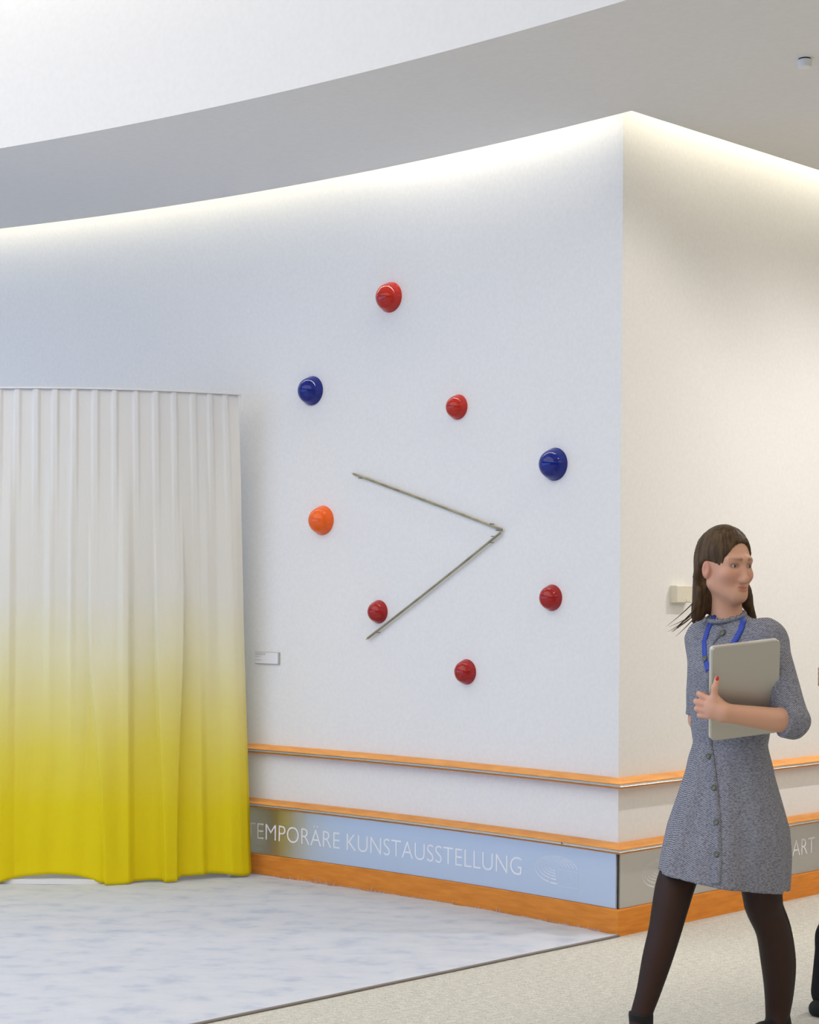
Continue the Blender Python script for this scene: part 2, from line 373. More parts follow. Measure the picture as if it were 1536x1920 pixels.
for zt, nm in ((.664, 'upper'), (.391, 'lower')):
    top, strip, under = rail_profiles(zt)
    for side, run in (('curved left wall', run_left), ('straight right wall', run_right)):
        o = run(top, 'trim_%d' % k, M['wood'], label='%s orange wooden bumper rail on the %s' % (nm, side))
        run(strip, 'metal_strip', M['panel'], parent=o, label='grey ribbed metal strip let into the rail')
        run(under, 'underside_lip', M['woodb'], parent=o)
        if nm == 'lower' and run is run_left:
            sx, sy = lw(.268, .0503); th = math.atan2(lnorm(.268).y, lnorm(.268).x)
            V, F = lathe([(.0030, 0), (.0030, .001), (.0018, .0014)], 10)
            q = mesh_obj('screw', V, F, M['gap'], o, loc=(sx, sy, zt-.0265)); q.rotation_euler = (0, math.pi/2, th)
        k += 1
pan_p = [(0, .1135), (.006, .1135), (.006, .345), (0, .345)]
panL = run_left(pan_p, 'trim_5', M['panel'], first=.006, label='satin metal band reflecting blue with German lettering under the rail')
panR = run_right(pan_p, 'trim_6', M['panel'], first=.008, label='grey metal band with English lettering on the right wall')
cx, cy = corner_off(0.003, 0.003)
o = mesh_obj('joint', *box(-.0025, .0025, -.0025, .0025, .1135, .345), M['gap'], panL, loc=(cx, cy, 0)); o.rotation_euler = (0, 0, TH2)

# lettering: text turned into thin meshes that follow the wall
def text_mesh(txt):
    cu = bpy.data.curves.new('t', 'FONT'); cu.body = txt; cu.size = 1.0; cu.offset = -0.011; cu.resolution_u = 4
    ob = bpy.data.objects.new('t', cu); COL.objects.link(ob)
    me = bpy.data.meshes.new_from_object(ob)
    v = np.array([q.co[:] for q in me.vertices]); f = [tuple(p.vertices) for p in me.polygons]
    COL.objects.unlink(ob); bpy.data.objects.remove(ob); bpy.data.curves.remove(cu); bpy.data.meshes.remove(me)
    return v, f
CAP = text_mesh('E')[0]; CAPH = CAP[:, 1].max()-CAP[:, 1].min()
def lettering(full, words, left, right, z0, cap, place, parent):
    v, f = text_mesh(full); xa, xb = v[:, 0].min(), v[:, 0].max(); sx = (right-left)/(xb-xa); sz = cap/CAPH
    prefix = ''
    for wd in words:
        i = full.index(wd); vw, fw = text_mesh(wd)
        # where the word starts inside the full line
        off = text_mesh(full[:i]+wd)[0][:, 0].max()-vw[:, 0].max()
        P = [place(left+(x+off-xa)*sx, z0+y*sz) for x, y, _ in vw]
        mesh_obj('lettering', P, fw, M['print'], parent)
def placeL(u, z, d=.0066):           # u runs to the right along the curved wall, u = -s
    x, y = lw(-u, d); return (x, y, z)
def placeR(u, z, d=.0066):
    x, y = rw(u, d); return (x, y, z)
lettering('TEMPORÄRE KUNSTAUSSTELLUNG', ['TEMPORÄRE', 'KUNSTAUSSTELLUNG'], -2.248, -.532, .1875, .0775, placeL, panL)
lettering('CONTEMPORARY ART', ['CONTEMPORARY', 'ART'], .43, 1.478, .2005, .074, placeR, panR)
def emblem(place, u0, zb, parent, name='emblem'):
    mb = MB(); kx, kz = .000281, .000211
    def P(x, y): return place(u0+(x-330)*kx, zb+(891-y)*kz)
    rows = [(762, 571, 432, 283), (749, 543, 359, 225), (742, 527, 288, 177), (738, 514, 220, 134), (733, 502, 150, 92)]
    gaps = [272, 251, 185, 141, 107, 74, 42, 9]
    for ri, (xc, yc, a, bb) in enumerate(rows):
        for i in range(len(gaps)-1):
            g0 = gaps[i] - (1.2 if i else 0); g1 = gaps[i+1]+2.4
            n = 10; V = []; F = []
            for j in range(n+1):
                an = math.radians(g0+(g1-g0)*j/n)
                th = 7+17*max(0, -math.sin(an))**2+8*max(0, math.cos(an))
                th *= (1-.08*ri)
                ca, sa = math.cos(an), math.sin(an)
                V.append(P(xc+(a-th*.55)*ca, yc-(bb-th*.55)*sa)); V.append(P(xc+(a+th*.55)*ca, yc-(bb+th*.55)*sa))
            F = [(2*j, 2*j+1, 2*j+3, 2*j+2) for j in range(n)]
            mb.add(V, F)
    x0, x1, y0, y1 = 797, 1195, 551, 891
    for q in ((x0, x1, y0, y0+6), (x0, x1, y1-6, y1), (x0, x0+5, y0, y1), (x1-5, x1, y0, y1)):
        mb.add([P(q[0], q[2]), P(q[1], q[2]), P(q[1], q[3]), P(q[0], q[3])], [(0, 1, 2, 3)])
    for k_ in range(12):
        an = k_*math.pi/6; cx_, cy_ = 996+92*math.cos(an), 721+112*math.sin(an)
        V = []
        for j in range(10):
            b_ = -math.pi/2+j*math.pi/5; rr = 12 if j % 2 == 0 else 5.5
            V.append(P(cx_+rr*.8*math.cos(b_), cy_+rr*math.sin(b_)))
        mb.add(V, [tuple(range(10))])
    return mb.build(name, M['print'], parent)
emblem(placeL, -.455, .169, panL); emblem(placeR, .158, .168, panR)

# ------------------------------------------------------------------ rug
edge_dir = lnorm(0)          # the rug's straight edge leaves the corner square to the curved wall
n1 = lnorm(0)
rug = empty('rug', (-1.5, 5.5, 0)); tag(rug, 'pale flecked rug covering the carpet up to the curved wall', 'rug')
NS, ND = 170, 60
V = []; F = []; dmax = 8.2
for i in range(NS+1):
    s = 6.2*i/NS
    wob = .006*math.sin(s*23)+.004*math.sin(s*57+1)+.003*rng.normal()
    for j in range(ND+1):
        f_ = (j/ND)**1.5; d = .022+wob*(1-f_)+f_*dmax
        q0 = Vector((*lw(s, .022+wob), 0))
        # fan from wall to a straight far side so that the first row is the straight edge
        p = q0+edge_dir*(f_*dmax) if s == 0 else Vector((*lw(s, d), 0))*(1-f_*.35)+(q0+edge_dir*(f_*dmax))*(f_*.35)
        if i == 0: p = Vector((*lw(0, 0), 0))+edge_dir*(.01+f_*dmax)+Vector((.008, -.012, 0))
        dx = math.hypot(p.x-.55, p.y-6.95)
        z = .011+.006*math.exp(-(dx/.16)**2)+.0015*math.sin(p.x*9+p.y*4)
        if i == 0: z = .010
        V.append((p.x, p.y, z))
for i in range(NS):
    for j in range(ND):
        a = i*(ND+1)+j; F.append((a, a+ND+1, a+ND+2, a+1))
V = [(x+1.5, y-5.5, z) for x, y, z in V]
o = fix_normals(mesh_obj('pile_surface', V, F, M['rug'], rug, True))
# bound edge: a thin strip along the straight side
E0 = Vector((*lw(0, 0), 0))+edge_dir*.004+Vector((.008, -.012, 0)); E1 = E0+edge_dir*8.1
V, F = tube([E0+(E1-E0)*(i/40)+Vector((.002*math.sin(i*1.7), -.002, .0052)) for i in range(41)], .0055, 8)
mesh_obj('edge_binding', [(v.x+1.5, v.y-5.5, v.z) for v in V], F, M['rug_edge'], rug, True)
mb = MB()
for k_ in range(420):
    s = rng.uniform(.05, 2.4); x, y = lw(s, .020+rng.uniform(-.004, .006)); h = rng.uniform(.003, .010) if rng.random() < .93 else rng.uniform(.015, .03)
    t = ltan(s); a = Vector((x, y, .010)); b_ = a+t*rng.uniform(-.015, .015)+Vector((0, 0, h)); wv_ = t*rng.uniform(.0008, .0022)
    mb.add([a-wv_+Vector((1.5, -5.5, 0)), a+wv_+Vector((1.5, -5.5, 0)), b_+Vector((1.5, -5.5, 0))], [(0, 1, 2)])
o = mb.build('frayed_fibre', M['rug'], rug); o['kind'] = 'stuff'

# ------------------------------------------------------------------ dyed curtain on a curved frame
CCX, CCY, CR = -1.75, 10.2, 1.97
scr = empty('curtain_screen', (CCX, 8.25, 0)); tag(scr, 'tall pleated curtain on curved frame, dyed from white into yellow at the hem', 'curtain')
PL = [-175, -140, -105, -70, -35, 0, 35, 70, 105, 140, 178, 213, 252, 288, 322, 358, 390, 420]
PW = [rng.uniform(4.2, 5.6) for _ in PL]; PH = [rng.uniform(.9, 1.25) for _ in PL]
MID = [(-240, 0), (-200, .02), (-150, 0), (-100, .025), (-60, 0), (-30, .01), (0, .022), (26, .026), (36, .002), (90, -.010), (102, .002), (112, -.008), (136, -.004), (142, .008), (152, -.004), (180, -.008), (232, .0), (241, .012), (252, .010), (262, -.004), (300, -.010), (356, -.006), (390, -.008), (402, .002), (420, -.004), (434, .008), (448, .014), (460, .004), (476, -.03)]
BOT = [(-240, .02), (-190, -.03), (-120, -.02), (-60, .02), (0, .050), (14, .036), (36, -.004), (100, -.026), (170, -.012), (200, .0), (262, -.004), (300, -.012), (338, -.020), (345, -.026), (375, -.024), (384, -.010), (395, -.028), (424, -.018), (434, .010), (452, .020), (466, .012), (476, -.035)]
def sstep(x): x = np.clip(x, 0, 1); return x*x*(3-2*x)
HEM = [(-240, .02), (-100, .03), (0, .003), (30, .025), (65, .040), (100, .046), (150, .042), (185, .022), (200, .005), (235, .002), (260, .010), (300, .012), (312, .005), (335, .006), (345, .022), (400, .028), (430, .020), (455, .010), (476, .018)]
ZT = 2.404
def itp(tab, q): a = np.array(tab); return np.interp(q, a[:, 0], a[:, 1])
NU, NV = 620, 150
q = np.linspace(-240, 476, NU+1)
mid, bot, hem = itp(MID, q), itp(BOT, q), itp(HEM, q)+.011
ker = np.exp(-.5*(np.arange(-6, 7)/1.3)**2); ker /= ker.sum()
def sm(a): return np.convolve(np.pad(a, 6, mode='edge'), ker, 'valid')
mid, bot = sm(mid), sm(bot); hem = sm(sm(hem))
topd = np.zeros_like(q)
for c, ww, hh in zip(PL, PW, PH):
    cc = c*476/447
    topd += .010*hh*np.clip(1.9-np.abs(q-cc)/ww*1.15, 0, 1)
fr = q/476
V = np.zeros((NV+1, NU+1, 3))
for j in range(NV+1):
    vz = j/NV                                   # 0 top .. 1 hem
    z = ZT-(ZT-hem)*vz
    wt = np.clip(1-(vz/.30), 0, 1); wt = wt*wt*(3-2*wt)
    wb = np.clip((vz-.30)/.62, 0, 1); wb = wb*wb*(3-2*wb)
    wm = np.clip(1-wt-wb, 0, 1)
    d = wt*topd+wm*mid*np.clip(.35+vz*1.3, 0, 1)+wb*bot
    d = d+topd*.30*np.clip(1-vz*2.2, 0, 1)*(1-wt)
    d = d+.0035*np.sin(q*.11+vz*5)*vz+.004*np.sin(q*.043-vz*9+1.3)*vz
    e1, e2 = 302+10*sstep((vz-.45)/.55), 357-20*sstep((vz-.35)/.65)          # the narrow standing fold
    d = d+.042*sstep((vz-.22)/.40)*sstep((q-e1+2)/4)*sstep((e2-q+2.5)/5)
    e3 = 178+29*sstep((vz-.45)/.55)                                          # the broad fold with a crisp left edge
    d = d+.050*sstep((vz-.20)/.55)*sstep((q-e3+2)/4)*(1-.25*sstep((q-e3)/40))*sstep((262-q)/14)
    if vz > .986: d = d+.0022
    ph = -7+34*fr+np.where(fr > 0, 3.0*fr**2, 0)*vz**.9
    ph = np.radians(ph); rr = CR+d
    V[j, :, 0] = CCX+rr*np.sin(ph)-CCX; V[j, :, 1] = CCY-rr*np.cos(ph)-8.25; V[j, :, 2] = z
idx = np.arange((NV+1)*(NU+1)).reshape(NV+1, NU+1)
F = np.stack([idx[:-1, :-1], idx[1:, :-1], idx[1:, 1:], idx[:-1, 1:]], -1).reshape(-1, 4)
o = mesh_obj('curtain_fabric', V.reshape(-1, 3), [tuple(map(int, f)) for f in F], M['curtain'], scr, True)
md = o.modifiers.new('thickness', 'SOLIDIFY'); md.thickness = .0015; md.offset = -1
def carc(a, r=CR): a = math.radians(a); return Vector((r*math.sin(a), CCY-r*math.cos(a)-8.25, 0))
arcs = [-26+53.3*i/60 for i in range(61)]
V = []; F = []
for a in arcs:
    for r_, z in ((CR+.017, ZT-.001), (CR+.017, ZT+.007), (CR-.012, ZT+.007), (CR-.012, ZT-.001)): p = carc(a, r_); V.append((p.x, p.y, z))
for i in range(len(arcs)-1):
    for j in range(4): F.append((i*4+j, i*4+(j+1) % 4, i*4+4+(j+1) % 4, i*4+4+j))
F += [(0, 1, 2, 3), tuple(range(len(V)-4, len(V)))]
fix_normals(mesh_obj('curtain_track', V, F, M['white'], scr))
for a in (-25.5, 26.6):
    p = carc(a, CR-.03); mesh_obj('post', *tube([(p.x, p.y, .02), (p.x, p.y, ZT+.004)], .011, 10), M['white'], scr, True)
p = carc(27.2, CR+.004)
mesh_obj('pull_cord', *tube([p+Vector((.0, 0, ZT)), p+Vector((.010, 0, ZT-.02)), p+Vector((.014, 0, ZT-.06)), p+Vector((.012, 0, ZT-.10))], .003, 6), M['white'], scr, True)
# floor plate of the frame, its front edge seen under the lifted hem
arcs2 = [-20+29.0*i/40 for i in range(41)]
pts = [carc(a, CR-.0) for a in arcs2]; back = [carc(a, CR-.28) for a in arcs2[::-1]]
V, F = slab([(p.x, p.y) for p in pts+back], .011, .033)
bevel(fix_normals(mesh_obj('base_plate', V, F, M['white'], scr)), .003)

# ------------------------------------------------------------------ glazed domes on the curved wall
def dome_profile(R):
    P = [(1.0, 0), (1.0, .02), (.986, .055), (.960, .11), (.932, .18), (.905, .255), (.880, .325)]
    P += [(.885*math.cos(math.radians(a)), .16+.82*math.sin(math.radians(a))) for a in (17, 24, 31, 38, 45, 52, 59, 66, 73, 80, 86)]
    P.append((.012, .98))
    return [(R*r_, R*h) for r_, h in P]
def dome(s, z, R, mat, label):
    x, y = lw(s, .0005); n = lnorm(s)
    V, F = lathe(dome_profile(R), 56)
    me_o = mesh_obj('wall_dome', V, F, M[mat], None, True)
    me_o.location = (x, y, z)
    zaxis = n; xaxis = Vector((0, 0, 1)).cross(zaxis).normalized(); yaxis = zaxis.cross(xaxis)
    me_o.rotation_euler = Matrix((xaxis, yaxis, zaxis)).transposed().to_euler()
    for p in me_o.data.polygons:
        if len(p.vertices) > 4: p.use_smooth = False
    return tag(me_o, label, 'dome', 'glazed domes on the curved wall')
dome(1.352, 2.831, .0725, 'red', 'large glossy red dome highest of all on the curved wall')
dome(1.846, 2.421, .0725, 'blue', 'glossy dark blue dome high on the wall beside the curtain top')
dome(.933, 2.284, .058, 'red', 'small red dome beneath the topmost one, above the upper rod')
dome(.366, 1.997, .0725, 'blue', 'glossy dark blue dome nearest the wall corner, right of the rods')
dome(1.771, 1.782, .0725, 'orange', 'glossy orange dome, the only orange one')
dome(.376, 1.416, .058, 'darkred', 'small red dome nearest the wall corner, under the blue one')
dome(1.409, 1.340, .056, 'darkred', 'small dark red dome touching the lower rod')
dome(.870, 1.074, .058, 'darkred', 'small red dome lowest of all, just above the rails')

# ------------------------------------------------------------------ the two pointed rods
def rod(sa, za, sb, zb, label, nails, tip_len=.018, off=.016):
    A = Vector((*lw(sa, off), za)); B = Vector((*lw(sb, off), zb)); L = (B-A).length
    t = (B-A).normalized(); n = lnorm((sa+sb)/2); n = (n-t*n.dot(t)).normalized(); u = t.cross(n)
    mid_ = (A+B)/2; r_ = empty('pointed_rod', mid_); tag(r_, label, 'rod', 'pointed metal rods on the wall')
    N = 24; V = []; F = []
    for i in range(N+1):
        f_ = i/N; s_ = sa+(sb-sa)*f_
        p = Vector((*lw(s_, off), za+(zb-za)*f_))+t*(tip_len*(1-f_))
        for k_ in range(6):
            an = math.pi/6+k_*math.pi/3; V.append(p-mid_+n*.0058*math.cos(an)+u*.0058*math.sin(an))
    for i in range(N):
        for k_ in range(6): F.append((i*6+k_, i*6+(k_+1) % 6, i*6+6+(k_+1) % 6, i*6+6+k_))
    F += [tuple(range(6))[::-1], tuple(range(N*6, N*6+6))]
    fix_normals(mesh_obj('shaft', V, F, M['rod'], r_))
    p0 = A-mid_+t*tip_len; V = [p0+n*.0056*math.cos(math.pi/6+k_*math.pi/3)+u*.0056*math.sin(math.pi/6+k_*math.pi/3) for k_ in range(6)]+[A-mid_]
    fix_normals(mesh_obj('point', V, [tuple(range(6))]+[(k_, (k_+1) % 6, 6) for k_ in range(6)], M['tip'], r_))['label'] = 'brass coloured sharpened point'
    for f_, side in nails:
        s_ = sa+(sb-sa)*f_; c = Vector((*lw(s_, 0), za+(zb-za)*f_))+u*side*.0085-mid_; nn_ = lnorm(s_)
        V, F = tube([c-nn_*.003, c+nn_*.030], .0019, 6); mesh_obj('nail', V, F, M['nail'], r_)
    return r_
rod(1.576, 2.006, .652, 1.716, 'upper metal rod sloping down to the right, meeting the lower', [(.065, 1), (.93, -1), (.975, 1)])
rod(1.478, 1.204, .663, 1.703, 'lower metal rod rising to the right past a red dome', [(.09, 1), (.93, 1), (.955, -1)])

# ------------------------------------------------------------------ caption plate
pc = empty('caption_plate', (*lw(2.118, 0), 1.0985)); th = math.atan2(ltan(2.118).y, ltan(2.118).x)+math.pi
pc.rotation_euler = (0, 0, th); tag(pc, 'small white caption plate on the wall beside the curtain', 'plate')
bevel(mesh_obj('holder', *box(-.079, .079, -.010, 0.002, -.030, .030), M['plate_edge'], pc), .001)
mesh_obj('card', *box(-.0765, .0725, -.0113, -.009, -.0275, .0275), M['plate'], pc)
mb = MB()
for zz, segs, hh in ((.0215, ((-.073, -.058), (-.056, -.024), (-.021, -.008)), .0026), (.0155, ((-.073, -.048), (-.046, -.034), (-.032, -.028), (-.026, -.010)), .0018), (.0085, ((-.073, -.060), (-.058, -.047), (-.045, -.033)), .0014), (.0035, ((-.073, -.064), (-.062, -.050)), .0014), (-.0115, ((-.073, -.055), (-.053, -.036)), .0016)):
    for a, b_ in segs: mb.box(a, b_, -.0117, -.0112, zz-hh/2, zz+hh/2)
mb.build('lettering', M['ink'], pc)

# ------------------------------------------------------------------ wall box and ceiling detector
wb_ = empty('wall_box', (*rw(.40, 0), 1.4365)); wb_.rotation_euler = (0, 0, TH2)
tag(wb_, 'small ivory plastic box on the right wall beside the woman', 'wall box')
bevel(mesh_obj('housing', *box(-.056, .056, -.032, .002, -.0375, .0375), M['plastic'], wb_), .002)
bevel(mesh_obj('cover', *box(-.054, .054, -.036, -.031, -.0355, .0355), M['plastic'], wb_), .0015)
mesh_obj('latch', *box(.010, .022, -.0385, -.035, -.033, -.022), M['plastic'], wb_)
dt = empty('ceiling_detector', (1.44, 6.275, HS)); tag(dt, 'small round white detector on the lowered ceiling', 'detector')
mesh_obj('base_ring', *lathe([(.021, 0), (.021, -.005)], 32), M['gap'], dt)
fix_normals(mesh_obj('body', *lathe([(.0245, -.005), (.0250, -.007), (.0250, -.030), (.0235, -.0335), (.012, -.035)], 40), M['white'], dt, True))
bevel(dt.children[1], .001)
for t, d in SPOTS:
    x, y = rw(t, d)
    e_ = empty('ceiling_downlight', (x, y, HS)); tag(e_, 'recessed round downlight by the right wall, '+{1.5: 'closest to the corner', 3.0: 'middle of three', 4.5: 'furthest from the corner'}[t], 'light', 'downlights')
    mesh_obj('trim_ring', *tube([(.055*math.cos(a), .055*math.sin(a), -.002) for a in [i*math.pi/12 for i in range(25)]], .006, 6, False), M['white'], e_, True)
# ------------------------------------------------------------------ people: smooth blended bodies, polygonised on a grid
def smin(a, b, k):
    h = np.maximum(k-np.abs(a-b), 0)/k
    return np.minimum(a, b)-h*h*k*.25
def smax(a, b, k): return -smin(-a, -b, k)
def cone(P, a, b, ra, rb):
    a = np.array(a, np.float32); b = np.array(b, np.float32); ab = b-a
    pa = P-a; t = np.clip(pa@ab/(ab@ab), 0, 1)
    return np.sqrt(((pa-t[:, None]*ab)**2).sum(1))-(ra+t*(rb-ra))
def chain(P, pts, k=.01):
    d = None
    for p, q_ in zip(pts[:-1], pts[1:]):
        c = cone(P, p[:3], q_[:3], p[3], q_[3]); d = c if d is None else smin(d, c, k)
    return d
def spline(pts, m=5):
    A = np.array(pts, float); A = np.vstack([2*A[0]-A[1], A, 2*A[-1]-A[-2]]); out = []
    for i in range(1, len(A)-2):
        for j in range(m):
            t = j/m; p0, p1, p2, p3 = A[i-1:i+3]
            out.append(tuple(.5*(2*p1+(p2-p0)*t+(2*p0-5*p1+4*p2-p3)*t*t+(3*p1-p0-3*p2+p3)*t**3)))
    out.append(tuple(A[-2])); return out
def ell(P, c, r, R=None):
    p_ = P-np.array(c, np.float32)
    if R is not None: p_ = p_@R
    r = np.array(r, np.float32); k0 = np.sqrt(((p_/r)**2).sum(1)); k1 = np.sqrt(((p_/(r*r))**2).sum(1))+1e-9
    return k0*(k0-1)/k1
def loft(P, tab, phi):
    """stack of ellipses: tab rows (z, cx, cy, a along the body's left, b along its front)"""
    T = np.array(tab, np.float32); T = T[np.argsort(T[:, 0])]; z = P[:, 2]
    cx, cy, a, b = (np.interp(z, T[:, 0], T[:, i]) for i in (1, 2, 3, 4))
    L = (math.cos(phi), -math.sin(phi)); Fd = (-math.sin(phi), -math.cos(phi))
    dx, dy = P[:, 0]-cx, P[:, 1]-cy
    u = (dx*L[0]+dy*L[1])/a; v = (dx*Fd[0]+dy*Fd[1])/b
    k0 = np.sqrt(u*u+v*v)+1e-9; k1 = np.sqrt((u/a)**2+(v/b)**2)+1e-9
    d = k0*(k0-1)/k1
    return np.maximum(d, np.maximum(T[0, 0]-z, z-T[-1, 0]))
def polygonise(f, lo, hi, h):
    lo = np.array(lo, np.float32); B = 8
    nb = np.ceil((np.array(hi)-lo)/(h*B)).astype(int); n = nb*B
    gi = np.stack(np.meshgrid(*[np.arange(k_) for k_ in nb], indexing='ij'), -1).reshape(-1, 3)
    cen = lo+(gi*B+(B-1)/2)*h
    dc = f(cen.astype(np.float32))
    act = np.abs(dc) < h*B*1.25
    D = np.empty(tuple(n), np.float32)
    D6 = D.reshape(nb[0], B, nb[1], B, nb[2], B)
    D6[...] = np.where(dc > 0, 1, -1).reshape(*nb)[:, None, :, None, :, None]
    loc = np.stack(np.meshgrid(*[np.arange(B)]*3, indexing='ij'), -1).reshape(-1, 3)
    A = gi[act]
    for c0 in range(0, len(A), 1200):
        a = A[c0:c0+1200]; I = a[:, None, :]*B+loc[None]
        val = f((lo+I.reshape(-1, 3)*h).astype(np.float32))
        I = I.reshape(-1, 3); D[I[:, 0], I[:, 1], I[:, 2]] = val
    s = D < 0
    c = [s[i:n[0]-1+i, j:n[1]-1+j, k_:n[2]-1+k_] for i in (0, 1) for j in (0, 1) for k_ in (0, 1)]
    allc = np.logical_and.reduce(c); anyc = np.logical_or.reduce(c); mk = anyc & ~allc
    ix = np.argwhere(mk); vid = -np.ones(mk.shape, np.int64); vid[mk] = np.arange(len(ix))
    acc = np.zeros((len(ix), 3)); cnt = np.zeros(len(ix))
    co = [(i, j, k_) for i in (0, 1) for j in (0, 1) for k_ in (0, 1)]
    vals = np.stack([D[ix[:, 0]+q_[0], ix[:, 1]+q_[1], ix[:, 2]+q_[2]] for q_ in co], 1)
    for a in range(8):
        for b in range(a+1, 8):
            df = [co[b][i]-co[a][i] for i in range(3)]
            if sum(abs(x) for x in df) != 1: continue
            va, vb = vals[:, a], vals[:, b]; cr = (va < 0) != (vb < 0)
            t = va/np.where(cr, va-vb, 1)
            acc += np.where(cr[:, None], np.array(co[a])+t[:, None]*np.array(df), 0); cnt += cr
    V = lo+(ix+acc/cnt[:, None])*h
    Q = []
    for ax in range(3):
        sl0 = [slice(1, n[i]-1) for i in range(3)]; sl1 = list(sl0)
        sl0[ax] = slice(0, n[ax]-1); sl1[ax] = slice(1, n[ax])
        s0, s1 = s[tuple(sl0)], s[tuple(sl1)]
        e = np.argwhere(s0 != s1); flip = s0[s0 != s1]
        off = np.ones(3, int); off[ax] = 0
        g = e+off
        u, v = [(1, 2), (2, 0), (0, 1)][ax]
        def at_(du, dv):
            q_ = g.copy(); q_[:, u] -= du; q_[:, v] -= dv; return vid[q_[:, 0], q_[:, 1], q_[:, 2]]
        a, b, c_, d_ = at_(1, 1), at_(0, 1), at_(0, 0), at_(1, 0)
        qd = np.stack([a, b, c_, d_], 1); qd[~flip] = qd[~flip][:, ::-1]; Q.append(qd)
    return V, np.concatenate(Q)
def sdf_obj(name, f, lo, hi, h, mat, parent, base, color=None, relax=1):
    V, Q = polygonise(f, lo, hi, h)
    for _ in range(relax):
        acc = np.zeros_like(V); cnt = np.zeros(len(V))
        for a, b in ((0, 1), (1, 2), (2, 3), (3, 0)):
            for p_, q_ in ((a, b), (b, a)):
                np.add.at(acc, Q[:, p_], V[Q[:, q_]]); np.add.at(cnt, Q[:, p_], 1)
        V = V*.5+.5*acc/cnt[:, None]
    me = bpy.data.meshes.new(name); me.vertices.add(len(V)); me.vertices.foreach_set('co', (V-np.array(base)).ravel().astype(np.float32))
    me.loops.add(len(Q)*4); me.loops.foreach_set('vertex_index', Q.ravel().astype(np.int32))
    me.polygons.add(len(Q)); me.polygons.foreach_set('loop_start', np.arange(0, len(Q)*4, 4, dtype=np.int32))
    me.update(calc_edges=True); me.validate(); me.polygons.foreach_set('use_smooth', [True]*len(me.polygons)); me.materials.append(mat)
    if color is not None:
        C = color(V.astype(np.float32)); at_ = me.color_attributes.new('Col', 'FLOAT_COLOR', 'POINT')
        at_.data.foreach_set('color', np.c_[C, np.ones(len(C))].ravel().astype(np.float32))
    o = bpy.data.objects.new(name, me); COL.objects.link(o); o.parent = parent
    return o
class Head:
    """head frame: x to the person's left, y forward, z up, origin midway between the ears at eye level"""
    def __init__(s, c, phi, tilt=0.0, nod=0.0):
        s.c = np.array(c, np.float32)
        R = Matrix.Rotation(-(phi)+math.pi, 3, 'Z') @ Matrix.Rotation(nod, 3, 'X') @ Matrix.Rotation(tilt, 3, 'Y')
        s.R = np.array(R, np.float32)
    def loc(s, P): return ((P-s.c)@s.R)*np.array((-1, 1, 1), np.float32)
    def world(s, p): return s.c+s.R@(np.array(p, np.float32)*np.array((-1, 1, 1), np.float32))
    def face(s, P):
        q_ = s.loc(P)
        d = ell(q_, (0, -.006, .030), (.073, .085, .083))
        d = smin(d, ell(q_, (0, .022, -.028), (.059, .063, .076)), .03)
        d = smin(d, cone(q_, (0, .060, -.090), (0, .063, -.095), .018, .016), .035)
        for sx_ in (-1, 1):
            d = smin(d, cone(q_, (.052*sx_, .0, -.055), (.014*sx_, .058, -.092), .017, .014), .03)
            d = smin(d, ell(q_, (.038*sx_, .053, -.028), (.021, .022, .018)), .025)
            d = smin(d, cone(q_, (.012*sx_, .083, .021), (.042*sx_, .068, .019), .009, .008), .018)
            d = smax(d, -ell(q_, (.031*sx_, .096, .0), (.017, .018, .013)), .012)
            d = smin(d, ell(q_, (.0305*sx_, .0655, .0005), (.0132, .0132, .0128)), .005)
            d = smax(d, -ell(q_, (.0305*sx_, .0800, -.0005), (.0128, .0080, .0046)), .002)
            ear = ell(q_, (.076*sx_, -.004, -.012), (.010, .0165, .028))
            ear = smax(ear, -ell(q_, (.0885*sx_, .001, -.008), (.010, .009, .017)), .006)
            d = smin(d, ear, .010)
            d = smin(d, cone(q_, (.0, .094, -.045), (.0105*sx_, .086, -.045), .0075, .0065), .010)
        d = smin(d, cone(q_, (0, .079, .004), (0, .0955, -.037), .0062, .0078), .011)
        d = smin(d, ell(q_, (0, .0775, -.0660), (.021, .0105, .0042)), .006)
        d = smin(d, ell(q_, (0, .0765, -.0760), (.017, .0108, .0048)), .007)
        d = smax(d, -cone(q_, (-.021, .0850, -.0708), (.021, .0850, -.0708), .0022, .0022), .003)
        return d
    def color(s, P, skin):
        q_ = s.loc(P); C = np.tile(np.array(skin, np.float32), (len(P), 1))
        def mixc(w, c): 
            nonlocal C
            C = C*(1-w[:, None])+np.array(c, np.float32)*w[:, None]
        lip = np.minimum(ell(q_, (0, .086, -.0662), (.021, .016, .0040)), ell(q_, (0, .085, -.0758), (.018, .016, .0046)))
        mixc(np.clip(.6-lip/.003, 0, 1)*.8*(q_[:, 1] > .07), (.42, .13, .10))
        for sx_ in (-1, 1):
            ck = np.exp(-((q_[:, 0]-.042*sx_)**2+(q_[:, 2]+.035)**2)/.0007)*(q_[:, 1] > .02); mixc(ck*.35, (.56, .23, .17))
            br = cone(q_, (.014*sx_, .09, .0205), (.046*sx_, .072, .0215), .0045, .0028); mixc(np.clip(.6-br/.004, 0, 1)*.6*(q_[:, 1] > .05), (.07, .04, .025))
            ey = ell(q_, (.031*sx_, .080, .001), (.017, .02, .0085)); mixc(np.clip(.6-ey/.004, 0, 1)*.55, (.20, .09, .07))
            er = ell(q_, (.080*sx_, -.004, -.010), (.012, .02, .032)); mixc(np.clip(.8-er/.006, 0, 1)*.45, (.55, .20, .16))
        return C

